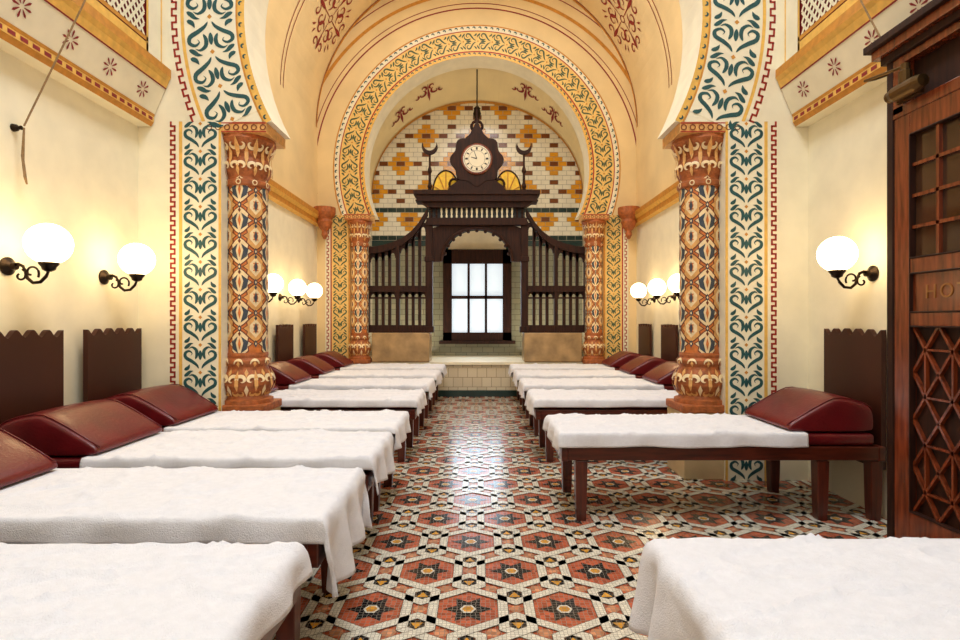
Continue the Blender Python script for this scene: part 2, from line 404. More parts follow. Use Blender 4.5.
def cornice(name,pts,y0,y1,sg,stars=False,lab=''):
    b=B(); n=len(pts)
    cols=['wall','ochre','red','cream','gold','ochre','wall','wall','wall']
    for i in range(n-1):
        (x0,z0),(x1,z1)=pts[i],pts[i+1]
        b.add([(sg*x0,y0,z0),(sg*x0,y1,z0),(sg*x1,y1,z1),(sg*x1,y0,z1)],[(0,1,2,3)],cols[i] if stars else ('ochre' if i%2 else 'gold'))
    for y in (y0,y1): b.add([(sg*x,y,z) for x,z in pts],[tuple(range(n))],'gold')
    if stars:
        (xa,za),(xb,zb)=pts[3],pts[4]
        L=math.hypot(xb-xa,zb-za)
        def mp(s,t,h):
            f=t/L; return (sg*(xa+(xb-xa)*f-h),s,za+(zb-za)*f)
        b.fill(mp,y0,y1,0.0,0.02,.003,'ochre'); b.fill(mp,y0,y1,L-.05,L,.003,'gold'); b.fill(mp,y0,y1,L-.06,L-.05,.004,'maroon')
        y=y1-.22
        while y>y0:
            for q in range(8):
                a=q*pi/4
                b.stroke(mp,[(y+cos(a)*x,L*.45+sin(a)*x) for x in(.015,.03,.05,.062)],[.004,.009,.014,.0],.004,'maroon')
            y-=.34
        (xa2,za2),(xb2,zb2)=pts[2],pts[3]
        y=y1-.02
        mp2=lambda s,t,h:(sg*(xa2-h),s,za2+t)
        b.fill(mp2,y0,y1,0,zb2-za2,.002,'gold')
        while y>y0:
            b.fill(mp2,y-.05,y,0.008,zb2-za2-.008,.004,'maroon'); y-=.08
    return b.obj(name,kind='structure',label=lab)
P1=[(2.5,2.64),(2.40,2.64),(2.38,2.67),(2.38,2.71),(2.27,2.97),(2.25,3.0),(2.25,3.06),(2.5,3.06)]
cornice('trim_1',P1,YB,NY0-.01,-1,True,'painted coved cornice with maroon stars')
cornice('trim_2',P1,YB,NY0-.01,1,True,'painted coved cornice with maroon stars')
P2=[(2.5,2.66),(2.44,2.68),(2.43,2.74),(2.39,2.78),(2.38,2.84),(2.5,2.86)]
cornice('trim_3',P2,NY1,FY0,-1,False,'ochre moulded cornice')
cornice('trim_4',P2,NY1,FY0,1,False,'ochre moulded cornice')
for sg,nm in ((-1,'trim_5'),(1,'trim_6')):
    b=B(); x=2.34
    xa,xb=sorted((sg*x,sg*2.5)); b.box(xa,xb,YB,NY0-.01,3.06,4.6,'maroon')
    mp=lambda s,t,h:(sg*(x-.004-h),s,t)
    for yy in (4.05,2.95,1.85,.75):
        b.fill(mp,yy-.14,yy+.05,3.06,4.6,.012,'gold'); b.fill(mp,yy-.12,yy+.03,3.06,4.6,.014,'cream')
        b.fill(mp,yy-1.1,yy,3.06,3.18,.012,'gold'); b.fill(mp,yy-1.1,yy,3.19,3.22,.012,'ochre')
        for q in range(-18,22):
            s=yy-1.0+q*.06
            for d in (1,-1):
                pts=[]
                for k in range(0,17):
                    zz=3.22+k*.08; ss=s+d*k*.06
                    if yy-1.05<=ss<=yy-.14: pts.append((ss,zz))
                if len(pts)>1: b.stroke(mp,pts,[.022]*len(pts),.006 if d>0 else .008,'cream')
    b.obj(nm,kind='structure',label='cream lattice panel with maroon backing')
for sg in (-1,1):
    b=B()
    prof=[(.02,-.42),(.05,-.36),(.04,-.30),(.09,-.24),(.12,-.16),(.10,-.12),(.15,-.06),(.165,-.02),(.165,0.06)]
    b.lathe(prof,(0,0,0),'terra',16)
    o=b.obj('wall_corbel',loc=(sg*2.33,8.42,2.86),smooth=False,label='carved terracotta corbel on the arch pier',category='corbel',group='carved corbels')
# ---------------------------------------------------------------- floor
b=B()
fx0,fx1,fy0,fy1=-2.5,2.5,YB,8.62
b.add([(fx0,fy0,0),(fx1,fy0,0),(fx1,fy1,0),(fx0,fy1,0)],[(0,1,2,3)],FM[0])
b.add([(fx0,fy0,-.1),(fx1,fy0,-.1),(fx1,fy1,-.1),(fx0,fy1,-.1)],[(3,2,1,0)],FM[0])
A=0.40; RH=A*.866
def fpoly(pts,layer,mi):
    out=[(x,y,layer*.0005) for x,y in pts]
    cx=sum(p[0] for p in out)/len(out); cy=sum(p[1] for p in out)/len(out)
    if cx<fx0+.02 or cx>fx1-.02 or cy<fy0 or cy>fy1-.02: return
    b.add(out,[tuple(range(len(out)))],FM[mi])
def reg(x,y,r,n,ph): return [(x+r*cos(ph+2*pi*k/n),y+r*sin(ph+2*pi*k/n)) for k in range(n)]
def star(x,y,r,ri,n,ph): return [(x+(r if k%2==0 else ri)*cos(ph+pi*k/n),y+(r if k%2==0 else ri)*sin(ph+pi*k/n)) for k in range(2*n)]
def ring6(x,y,R,w,layer,mi,phase):
    for k in range(6):
        a=pi/6+k*pi/3; a2=a+pi/3; ly=layer+(2 if k%2==phase else 0)
        fpoly([(x+(R-w)*cos(a),y+(R-w)*sin(a)),(x+(R+w)*cos(a),y+(R+w)*sin(a)),(x+(R+w)*cos(a2),y+(R+w)*sin(a2)),(x+(R-w)*cos(a2),y+(R-w)*sin(a2))],ly,mi)
for j in range(-8,28):
    for i in range(-9,10):
        x=i*A+(A/2 if j%2 else 0); y=j*RH+.2
        if y<fy0-.3 or y>fy1+.3: continue
        # continuous interlaced pale straps with a hairline edge
        ring6(x,y,.735*A,.066*A,6,4,j%2); ring6(x,y,.735*A,.058*A,7,1,j%2)
        # black star with small amber heart in every strap opening
        fpoly(star(x,y,.26*A,.14*A,6,0),2,3)
        fpoly(reg(x,y,.085*A,6,0),3,1)
        fpoly(reg(x,y,.062*A,6,0),4,5)
        for ph,ox,oy in ((pi/2,A/2,RH/3),(-pi/2,0,RH*2/3)):
            cx,cy=x+ox,y+oy
            fpoly(reg(cx,cy,.17*A,3,ph),1,3)
            fpoly(reg(cx,cy,.07*A,3,ph),2,5)
        for k in range(3):
            a=k*pi/3; mx_,my_=x+A/2*cos(a),y+A/2*sin(a)
            ca,sa=cos(a),sin(a)
            fpoly([(mx_+(p*ca-q*sa)*A,my_+(p*sa+q*ca)*A) for p,q in ((-.08,0),(0,-.10),(.08,0),(0,.10))],2,6)
fo=b.obj('floor',kind='structure',label='geometric mosaic floor in terracotta, black, amber and cream')
# ---------------------------------------------------------------- columns
def make_column():
    e=empty('column',(0,0,0),'carved and painted terracotta column with gold capital','column','carved arch columns')
    b=B(); b.box(-.19,.19,-.19,.19,0,.50,'pedestal'); b.box(-.20,.20,-.195,.195,.50,.56,'terra'); b.obj('pedestal',e,bevel=.008)
    R=.145
    def cm(R): return lambda s,t,h:((R+h)*cos(s/R-pi/2),(R+h)*sin(s/R-pi/2),t)
    def mk(prof):
        def bm_(s,t,h):
            for i in range(len(prof)-1):
                if prof[i][1]<=t<=prof[i+1][1]:
                    f=(t-prof[i][1])/(prof[i+1][1]-prof[i][1]+1e-9); rr=prof[i][0]*(1-f)+prof[i+1][0]*f; break
            else: rr=.17
            a=s/.18-pi/2
            return ((rr+h)*cos(a),(rr+h)*sin(a),t)
        return bm_
    b=B()
    prof=[(.19,.56),(.19,.59),(.160,.60),(.150,.62),(.172,.655),(.190,.70),(.192,.74),(.178,.78),(.155,.82),(.149,.84),(.162,.865),(.164,.89),(.148,.91),(.154,.93),(.151,.95)]
    b.lathe(prof,(0,0,0),'terra',32); bm=mk(prof)
    Cc=2*pi*.18
    for i in range(9):
        s=Cc*i/9
        for g in (1,-1):
            b.stroke(bm,spiral(s+g*.030,.745,.042,.009,pi/2+g*pi*.5,pi/2-g*pi*1.1,14),comma(14,.026),.014,'peach' ,2)
            b.stroke(bm,spiral(s+g*.026,.650,.028,.007,-pi/2-g*pi*.5,-pi/2+g*pi*.9,10),comma(10,.020),.012,'carve',2)
        b.stroke(bm,[(s,.66),(s,.70),(s,.77),(s,.82)],[0,.024,.024,0],.017,'carve',2)
        b.stroke(bm,[(s+Cc/18,.62),(s+Cc/18,.67),(s+Cc/18,.71)],[0,.030,0],.014,'peach',2)
        b.stroke(bm,[(s+Cc/18,.77),(s+Cc/18,.80),(s+Cc/18,.83)],[0,.030,0],.014,'carve',2)
        b.stroke(bm,arc(s,.865,.034,0,pi,8),hump(8,.018),.010,'peach',2)
        b.stroke(bm,[(s,.84),(s,.865),(s,.895)],[0,.026,0],.011,'carve',2)
    b.obj('column_base',e)
    b=B(); b.lathe([(R,.95),(R,2.26)],(0,0,0),'orange',40)
    mp=cm(R); C=2*pi*R; nc=4; rows=11
    for r in range(rows):
        h1=1.29/rows; z=.96+(r+.5)*h1
        for i in range(nc):
            s=C*(i+(.5 if r%2 else 0))/nc
            h0=h1; w0=C/nc*.5
            lob=[(-.95,0),(-.75,.6),(-.45,1.2),(-.2,1.1),(0,1.68),(.2,1.1),(.45,1.2),(.75,.6),(.95,0)]
            b.stroke(mp,[(s,z+h0*a) for a,_ in lob],[w0*c_ for _,c_ in lob],.002,'darkred',8)
            b.stroke(mp,[(s,z+h0*a*.92) for a,_ in lob],[w0*c_*.88 for _,c_ in lob],.004,'peach' if r%2==0 else 'carve' ,8)
            if r%2==0:
                for g in (1,-1):
                    b.stroke(mp,[(s+g*.009,z-h0*.62),(s+g*.036,z-h0*.28),(s+g*.045,z+h0*.1),(s+g*.013,z+h0*.48)],[0,.034,.036,0],.006,'blue',2)
                b.stroke(mp,[(s,z-h0*.4),(s,z),(s,z+h0*.4)],[0,.022,0],.006,'orange',2)
            else:
                b.stroke(mp,[(s,z-h0*.62),(s,z-h0*.2),(s,z+h0*.2),(s,z+h0*.62)],[0,w0*.75,w0*.75,0],.0055,'peach',4)
                for g in (1,-1):
                    b.stroke(mp,arc(s+g*.020,z,.028,pi/2,pi/2+g*pi,8),hump(8,.020),.007,'orange',2)
                b.stroke(mp,[(s,z-.045),(s,z),(s,z+.045)],[0,.026,0],.008,'blue',2)
            b.stroke(mp,[(s,z+h0*.5),(s,z+h0*.66),(s,z+h0*.82)],[0,.022,0],.006,'darkred' if r%2==0 else 'blue',2)
            ss=s+w0
            b.stroke(mp,[(ss,z-.028),(ss,z),(ss,z+.028)],[0,.032,0],.005,'blue',2)
            b.stroke(mp,[(ss,z-.012),(ss,z),(ss,z+.012)],[0,.014,0],.007,'peach',2)
    b.obj('column_shaft',e)
    b=B()
    prof=[(.157,2.22),(.165,2.235),(.165,2.26),(.148,2.275),(.148,2.29),(.166,2.33),(.174,2.38),(.160,2.425),(.152,2.44),(.162,2.48),(.192,2.53),(.212,2.57),(.205,2.585),(.205,2.60)]
    b.lathe(prof,(0,0,0),'terra',32); bm=mk(prof)
    for i in range(9):
        s=Cc*i/9
        for g in (1,-1):
            b.stroke(bm,spiral(s+g*.028,2.36,.038,.009,pi/2+g*pi*.5,pi/2-g*pi*1.1,14),comma(14,.024),.014,'peach',2)
            b.stroke(bm,spiral(s+g*.030,2.52,.034,.009,-pi/2-g*pi*.5,-pi/2+g*pi*1.0,12),comma(12,.022),.014,'peach',2)
        b.stroke(bm,[(s,2.42),(s,2.46),(s,2.51),(s,2.57)],[0,.028,.032,0],.017,'carve',2)
        b.stroke(bm,[(s,2.29),(s,2.33),(s,2.39)],[0,.026,0],.017,'carve',2)
        b.stroke(bm,[(s+Cc/18,2.36),(s+Cc/18,2.42),(s+Cc/18,2.47),(s+Cc/18,2.51)],[0,.028,.028,0],.015,'carve',2)
        b.stroke(bm,arc(s,2.245,.018,0,2*pi,8),[.009]*9,.006,'peach',1)
    b.box(-.225,.225,-.205,.195,2.60,2.678,'carve')
    mp2=lambda s,t,h:(s,-.205-h,t)
    for i in range(7):
        s=-.2+i*.0667
        b.stroke(mp2,arc(s,2.638,.02,0,2*pi,8),[.008]*9,.004,'darkred')
    b.fill(mp2,-.225,.225,2.665,2.675,.003,'red'); b.fill(mp2,-.225,.225,2.602,2.61,.003,'red')
    b.obj('capital',e)
    return e
colr=make_column(); colr.location=(-1.77,NY0+.205,0)
copytree(colr,(1.77,NY0+.205,0))
copytree(colr,(-1.83,8.6,0),scale=(.9,.9,1.055)); copytree(colr,(1.83,8.6,0),scale=(.9,.9,1.055))
# ---------------------------------------------------------------- beds
def make_bed():
    e=empty('daybed',(0,0,0),'dark mahogany daybed with scalloped headboard and burgundy mattress','daybed','daybeds in two rows')
    b=B(); b.box(-.94,.94,-.31,-.27,.365,.445,'wood'); b.box(-.94,.94,.27,.31,.365,.445,'wood')
    b.box(-.96,-.92,-.315,.315,.36,.447,'wood'); b.box(.92,.96,-.315,.315,.36,.447,'wood'); b.box(-.92,.92,-.27,.27,.41,.44,'wood')
    b.obj('bed_frame',e,bevel=.006)
    def leg(x,y):
        b=B(); vs=[]
        for z,w in ((0,.028),(.10,.032),(.36,.036)):
            vs+=[(-w,-w,z),(w,-w,z),(w,w,z),(-w,w,z)]
        fs=[(0,1,2,3),(8,9,10,11)]
        for l in(0,4):
            for k in range(4):
                k2=(k+1)%4; fs.append((l+k,l+k2,l+4+k2,l+4+k))
        b.add(vs,fs,'woodv'); return b.obj('leg',e,loc=(x,y,0),bevel=.004)
    l0=leg(-.84,-.265)
    for x,y in ((-.84,.265),(.6,-.265),(.6,.265),(.92,-.265),(.92,.265)):
        o=l0.copy(); COL.objects.link(o); o.location=(x,y,0); o.parent=e
    b=B(); b.box(-.93,.915,-.295,.295,.448,.520,'leather'); b.obj('mattress',e,bevel=.022,smooth=True)
    pts=[(-.275,.30),(.275,.30),(.275,1.14)]
    n=5
    for i in range(n):
        c0=.275-i*.55/n; w=.55/n
        for q in range(1,13):
            f=q/12; pts.append((c0-f*w,1.098+.021*(1+cos(2*pi*f))+.006*sin(pi*(i+f)/n)))
    b=B(); b.prism(pts,.962,.992,'woodhb','yz')
    b.obj('headboard',e)
    return e
bed0=make_bed()
def make_sheet(seed,oe,os_,loc,rot,xe,off):
    nx,ny=110,70
    X0,Y0=-.962,.312
    vs=[];fs=[]
    for i in range(nx+1):
        for j in range(ny+1):
            fu=i/nx; fv=j/ny
            v=(-Y0-os_)+(2*Y0+2*os_)*fv
            oo=oe*(1+.16*noise.noise(Vector((seed*3.1,v*3,0))))
            u=(X0-oo)+(xe-X0+oo)*fu
            u-= .012*abs(noise.noise(Vector((v*5,seed*1.3,7))))*fu
            v2=v*(1+.018*noise.noise(Vector((u*3,seed*1.7,2))))
            du=max(0,X0-u); dv=max(0,abs(v2)-Y0)
            drop=math.hypot(du,dv)
            k=min(1,drop/.03)
            flat=max(0,min(1,(off-.02-u)/.06))
            wob=noise.noise(Vector((u*7,v*9,seed*5.3)))*.5+noise.noise(Vector((u*16,v*18,seed*2.3)))*.25
            fold=sin(v*26+seed+3*noise.noise(Vector((v*4,seed,1))))*du*.13
            fold2=sin(u*20+seed*2+3*noise.noise(Vector((u*3,seed,4))))*dv*.10
            x=(u if du==0 else X0-.006-.06*du-abs(wob)*.012*k+fold-.012*k)
            y=(v2 if dv==0 else math.copysign(Y0+.004+.05*dv+abs(wob)*.005*k+.004*k+fold2,v2))
            rid=abs(noise.noise(Vector((u*2.2+v*3,v*7-u*2,seed*9.1)))); rid2=abs(noise.noise(Vector((u*5-v*4,v*8+u*3,seed*7.7))))
            z=.526-drop*.98+flat*(1-k)*(.005*abs(wob)+.014*(max(0,.11-rid)/.11)**2+.010*(max(0,.08-rid2)/.08)**2+.001)
            vs.append((x,y,z))
    for i in range(nx):
        for j in range(ny):
            a=i*(ny+1)+j; fs.append((a,a+1,a+ny+2,a+ny+1))
    b=B(); b.add(vs,fs,'sheet')
    o=b.obj('bed_sheet',smooth=True,loc=loc,label='white terry towel sheet draped over the burgundy mattress',category='bed sheet',group='white sheets on the daybeds')
    o.rotation_euler=(0,0,rot)
    s=o.modifiers.new('s','SOLIDIFY'); s.thickness=.004; s.offset=1
    return o
def make_pillow():
    b=B(); prof=[(.02,0),(0,.010),(.002,.040),(.08,.091),(.16,.142),(.24,.187),(.285,.207),(.33,.211),(.40,.200),(.475,.174),(.512,.146),(.52,.06),(.515,.012),(.50,0)]
    ys=[-.284,-.279,-.262,-.20,-.10,0,.10,.20,.262,.279,.284]; ks=[.74,.87,.95,.99,1,1.01,1,.99,.95,.87,.74]; vs=[];fs=[]
    n=len(prof)
    for yi,y in enumerate(ys):
        k=ks[yi]; j=min(yi,10-yi); kx=[.948,.976,.992][j] if j<3 else 1
        for x,z in prof: vs.append((.26+(x-.26)*kx,y,z*k if z>.03 else z))
    for a in range(len(ys)-1):
        for i in range(n):
            i2=(i+1)%n; fs.append((a*n+i,a*n+i2,(a+1)*n+i2,(a+1)*n+i))
    fs.append(tuple(range(n))); fs.append(tuple((len(ys)-1)*n+i for i in range(n)))
    b.add(vs,fs,'leather')
    o=b.obj('wedge_pillow',smooth=True,label='burgundy leather wedge pillow on a daybed',category='pillow',group='leather wedge pillows')
    s=o.modifiers.new('s','SUBSURF'); s.levels=1; s.render_levels=2
    # raised seam piping, one part along each end panel
    for yi in (2,8):
        k=ks[yi]; kx=.992; y=ys[yi]
        b=B(); b.tube([(.26+(x-.26)*kx,y,(z*k if z>.03 else z)) for x,z in prof[2:12]],.0035,'leather',6)
        b.obj('seam_piping',o,smooth=True)
    return o
pil0=make_pillow()
beds=[]
for yb in (1.64,2.48,3.29,4.04,5.24,6.27,7.30,8.33): beds.append((-1,yb,1.455))
for yb in (1.68,3.88,5.24,6.27,7.30,8.33): beds.append((1,yb,1.48))
first=True
for i,(sg,yb,bx) in enumerate(beds):
    rot=0 if sg>0 else pi
    loc=(1.54 if i==8 else sg*bx,yb-.31,0)
    if i==9: loc=(1.495,yb-.31,0)
    if first: bed0.location=loc; bed0.rotation_euler=(0,0,rot)
    else: copytree(bed0,loc,rot)
    oe={0:.09,1:.26,2:.18,3:.13,8:.27,9:.10}.get(i,.13)
    os_={9:.080,3:.033,0:.06,1:.08,2:.05,8:.12}.get(i,.06)
    off=.40 if i not in (1,2) else .37
    make_sheet(i+1,oe,os_,loc,rot,off+.10 if i==9 else off+.06,off)
    r_=rot+random.uniform(-.015,.015); l_=(loc[0]+sg*off,yb-.31,.5325)
    if first: p=pil0; first=False; p.location=l_; p.rotation_euler=(0,0,r_)
    else: copytree(pil0,l_,r_)
# ---------------------------------------------------------------- sconces
def make_sconce():
    e=empty('wall_sconce',(0,0,0),'bronze scroll-arm sconce with glowing glass globe','wall lamp','globe wall sconces')
    b=B(); b.lathe([(.05,0),(.05,.008),(.035,.018),(.02,.03),(.0201,.05)],(0,0,0),'metal',20,axis='x'); b.obj('wall_plate',e,smooth=False)
    b=B()
    pts=[(.03,0,.0),(.06,0,.012),(.085,0,.0),(.10,0,-.03),(.11,0,-.065),(.14,0,-.09),(.18,0,-.085),(.21,0,-.055),(.225,0,-.02),(.225,0,.0)]
    b.tube(pts,.009,'metal',10)
    sp=[(.13+x,0,-.035+z) for x,z in spiral(0,0,.045,.01,-.6,4.6,18)]
    b.tube(sp,.006,'metal',8)
    sp=[(.07+x,0,-.05+z) for x,z in spiral(0,0,.035,.01,1.2,-4,14)]
    b.tube(sp,.006,'metal',8)
    b.obj('lamp_arm',e,smooth=True)
    b=B(); b.lathe([(.012,-.03),(.03,-.02),(.034,-.005),(.045,.008),(.05,.02)],(.225,0,0),'metal',20); b.obj('lamp_cup',e,smooth=True)
    b=B(); n=14; prof=[(max(.001,.11*sin(pi*k/n)),-.11*cos(pi*k/n)) for k in range(n+1)]
    b.lathe(prof,(.225,0,.12),'globe',24); b.obj('glass_globe',e,smooth=True)
    return e
sc=make_sconce(); sc.location=(-2.498,2.96,1.49)
for y in (3.72,6.17,6.99,7.71): copytree(sc,(-2.498,y,1.49))
for y in (3.42,6.17,6.9,7.7): copytree(sc,(2.498,y,1.49),rot=pi)
# ---------------------------------------------------------------- wooden screen with clock
S=.0159; SY=8.72
def Z(py): return 1.2+(320-py)*S
scr=empty('carved_screen',(0,SY,.9999),'carved dark timber screen with slatted wings and canopy','wooden screen')
def so(b,name,**k):
    o=b.obj(name,**k); o.parent=scr
    for v in o.data.vertices: v.co.y-=SY; v.co.z-=.9999
    return o
for sg in (1,-1):
    b=B(); xa,xb=sorted((sg*44*S,sg*51*S)); b.box(xa,xb,SY-.06,SY+.06,1.001,Z(222),'woodblk')
    b.box(xa-.02,xb+.02,SY-.08,SY+.08,1.001,1.10,'woodblk'); b.box(xa-.015,xb+.015,SY-.075,SY+.075,Z(262),Z(257),'woodblk')
    so(b,'post',bevel=.006)
    b=B()
    def curve(pp,x):
        for k in range(len(pp)-1):
            if pp[k][0]<=x<=pp[k+1][0]:
                f=(x-pp[k][0])/(pp[k+1][0]-pp[k][0]); return pp[k][1]*(1-f)+pp[k+1][1]*f
        return pp[-1][1]
    def band(pp,a,c,d,m='woodblk'):
        poly=[(sg*x*S,Z(y-a)) for x,y in pp]+[(sg*x*S,Z(y+c)) for x,y in pp[::-1]]
        b.prism(poly,SY-d,SY+d,m)
    top=[(49,212),(53,219),(58,227),(65,235),(74,242),(86,247),(98,250),(112,251)]
    band(top,3.4,3.4,.06)
    band([(50,289),(112,289)],3.0,3.0,.06); band([(50,298),(112,298)],.8,.8,.03)
    xa,xb=sorted((sg*50*S,sg*112*S)); b.box(xa,xb,SY-.05,SY+.05,1.001,Z(325),'woodblk')
    xa,xb=sorted((sg*107*S,sg*112*S)); b.box(xa,xb,SY-.06,SY+.06,1.001,Z(246),'woodblk')
    xa,xb=sorted((sg*77*S,sg*80.5*S)); b.box(xa,xb,SY-.055,SY+.055,1.001,Z(246),'woodblk')
    for x in (57,63.5,70,87,93.5,100):
        w=1.5
        xa,xb=sorted((sg*(x-w)*S,sg*(x+w)*S)); b.box(xa,xb,SY-.02,SY+.02,1.001,Z(curve(top,x)),'woodblk')
    for xm in (53.7,60.2,66.7,73.3,83.8,90.2,96.7,103.4):
        for yy in (295,curve(top,xm)+8):
            pts=[(xm-3.4,yy-5),(xm+3.4,yy-5),(xm+3.4,yy+4)]+[(xm+2.4*cos(a),yy+4-5*sin(a)) for a in [pi*k/8 for k in range(9)]]+[(xm-3.4,yy+4)]
            b.prism([(sg*p*S,Z(q)) for p,q in pts],SY-.02,SY+.02,'woodblk')
    so(b,'wing')
    b=B(); b.lathe([(.05,0),(.05,.03),(.025,.06),(.04,.10),(.022,.16),(.020,.30),(.038,.34),(.028,.38),(.016,.42),(.016,.615)],(sg*47*S,SY,Z(193)),'woodblk',14)
    cz=Z(147); K=24
    o1=[(.125*cos(a),.125*sin(a)) for a in [math.radians(152+236*k/K) for k in range(K+1)]]
    o2=[(.108*cos(a),.058+.128*sin(a)) for a in [math.radians(180+180*k/K) for k in range(K,-1,-1)]]
    b.prism([(sg*47*S+x,cz+z) for x,z in o1+o2],SY-.03,SY+.03,'woodblk')
    so(b,'crescent_finial')
    b=B(); cx=sg*31*S; cz=Z(193)
    b.prism([(cx+.21*cos(a),cz+.36*sin(a)) for a in [pi*k/16 for k in range(17)]],SY+.03,SY+.04,'yel')
    for k in range(5):
        a=pi*(k+.5)/5; b.tube([(cx,SY+.02,cz),(cx+.2*cos(a),SY+.02,cz+.34*sin(a))],.008,'ochre',6)
    b.tube([(cx+.21*cos(a),SY+.03,cz+.36*sin(a)) for a in [pi*k/16 for k in range(17)]],.014,'woodblk',6)
    so(b,'fan_panel')
b=B()
b.box(-62*S,62*S,SY-.20,SY+.15,Z(197),Z(193),'woodblk'); b.box(-59*S,59*S,SY-.17,SY+.12,Z(202),Z(197),'woodblk'); b.box(-60*S,60*S,SY-.18,SY+.12,Z(203.5),Z(202),'woodblk')
b.prism([(-56*S,Z(203)),(56*S,Z(203)),(47*S,Z(209)),(-47*S,Z(209))],SY-.13,SY+.10,'woodblk')
b.box(-50*S,50*S,SY-.10,SY+.08,Z(226),Z(219),'woodblk')
for k in range(19):
    x=(-45+k*5)*S; b.lathe([(.012,0),(.018,.03),(.01,.06),(.018,.10),(.012,.16)],(x,SY-.06,Z(219)),'cream' if abs(k-9)<8 else 'woodblk',8)
b.box(-48*S,48*S,SY+.0,SY+.03,Z(219),Z(209),'black')
so(b,'canopy')
b=B()
R=34*S; cz=Z(262)
top=Z(226); n=24
angs=[pi*k/n for k in range(n+1)]
inn=[(R*1.04*cos(a),cz+R*.98*sin(a)) for a in angs]
out=[]
for a in angs:
    dx,dz=cos(a),sin(a); t=min(44*S/abs(dx) if abs(dx)>1e-6 else 9,(top-cz)/dz if dz>1e-6 else 9); out.append((t*dx,cz+t*dz))
for k in range(n):
    b.prism([inn[k],inn[k+1],out[k+1],out[k]],SY-.03,SY+.03,'woodblk')
b.tube([(x,SY-.04,z) for x,z in inn],.028,'woodblk',8)
for k in range(2,n-1,2):
    x,z=inn[k]; b.lathe([(.001,-.03),(.022,-.02),(.028,0),(.022,.02),(.001,.03)],(x*.93,SY-.03,cz+(z-cz)*.93),'woodblk',8)
so(b,'arch_spandrel')
ck=empty('clock',(0,SY,Z(193)+.0005),'round white-faced clock in a carved dark timber case with finial','clock')
def co(b,name,**k):
    o=b.obj(name,**k); o.parent=ck
    for v in o.data.vertices: v.co.y-=SY; v.co.z-=Z(193)+.0005
    return o
cz=Z(161)
b=B(); poly=[]
for k in range(64):
    a=2*pi*k/64; r=(25+1.8*cos(8*a))*S; poly.append((r*sin(a),cz+r*cos(a)))
b.prism(poly,SY-.08,SY+.06,'woodblk')
b.prism([(-30*S,Z(193)+.001),(30*S,Z(193)+.001),(26*S,Z(187)),(16*S,Z(180)),(-16*S,Z(180)),(-26*S,Z(187))],SY-.07,SY+.05,'woodblk')
b.prism([(-12*S,Z(140)),(12*S,Z(140)),(7*S,Z(135)),(3*S,Z(128)),(0,Z(120)),(-3*S,Z(128)),(-7*S,Z(135))],SY-.05,SY+.05,'woodblk')
for sg in (1,-1):
    b.tube([(sg*(22+x)*S,SY-.03,Z(184-y)) for x,y in spiral(0,0,6,1.5,-1,5,16)],.02,'woodblk',8)
b.tube([(x*S,SY,Z(127-y)) for x,y in arc(0,0,5.5,0,2*pi,16)],.024,'woodblk',8)
b.lathe([(.02,0),(.035,.03),(.02,.06),(.012,.10),(.012,.2)],(0,SY,Z(122)),'woodblk',12)
co(b,'clock_case',bevel=.006)
b=B(); b.lathe([(14.6*S,0),(15.6*S,-.015),(14.6*S,-.03),(13.2*S,-.03),(13.2*S,-.01)],(0,SY-.08,cz),'woodred',40,axis='y'); co(b,'clock_bezel')
b=B(); b.lathe([(13.4*S,0),(13.4*S,-.012)],(0,SY-.10,cz),'face',40,axis='y')
co(b,'clock_face')
b=B()
mp=lambda s,t,h:(s,SY-.1135-h,cz+t)
for k in range(12):
    a=k*pi/6; w=.020 if k%3 else .030
    b.stroke(mp,[(.14*sin(a),.14*cos(a)),(.182*sin(a),.182*cos(a))],[w,w],.0005,'black')
b.stroke(mp,arc(0,0,.195,0,2*pi,40),[.006]*41,.0005,'black')
b.stroke(mp,arc(0,0,.127,0,2*pi,40),[.004]*41,.0005,'black')
co(b,'dial_marks')
b=B()
a=math.radians(-75); b.stroke(mp,[(0,0),(.095*sin(a),.095*cos(a))],[.018,.008],.002,'black')
a=math.radians(-20); b.stroke(mp,[(0,0),(.15*sin(a),.15*cos(a))],[.012,.006],.003,'black')
co(b,'clock_hands')
b=B(); b.tube([(0,9.3,5.44),(0,9.3,4.80)],.012,'metal',8); b.lathe([(.02,0),(.06,-.04),(.05,-.06),(.07,-.13),(.05,-.2),(.015,-.24)],(0,9.3,4.82),'metal',12)
o=b.obj('pendant_lantern',label='small dark bronze pendant hanging on a rod above the clock',category='hanging lamp')
# ---------------------------------------------------------------- door
dx=2.285
b=B()
b.box(dx,2.5,2.975,3.02,0,2.62,'woodblk'); b.box(dx,2.5,.9,2.975,2.28,2.34,'woodred')
b.box(dx+.06,2.5,.9,2.975,0,2.62,'woodblk')
b.box(dx-.02,2.5,.85,3.04,2.60,2.64,'woodblk'); b.box(dx-.05,2.5,.8,3.07,2.64,2.69,'woodred'); b.box(dx-.075,2.5,.75,3.10,2.69,2.73,'woodblk')
b.box(dx-.0,dx+.06,2.90,2.975,2.3,2.60,'woodred'); b.box(dx+.0,dx+.06,.9,2.90,2.56,2.60,'woodred')
for y in (2.35,1.85): b.box(dx,dx+.06,y-.03,y+.03,2.34,2.56,'woodblk')
dr0=b.obj('door_1',kind='structure',label='mahogany door surround with moulded cornice',bevel=.004)
X0=dx+.005; X1=dx+.058; YL=2.865
b=B()
for y0,y1 in ((YL,2.97),(1.79,1.89)): b.box(X0,X1,y0,y1,.02,2.28,'woodred')
for z0,z1 in ((2.17,2.28),(1.44,1.52),(1.17,1.24),(.02,.20)): b.box(X0,X1,1.89,YL,z0,z1,'woodred')
b.box(X0+.015,X1,1.89,YL,1.24,1.44,'woodred'); b.box(X0+.035,X1,1.89,YL,.20,1.17,'woodblk')
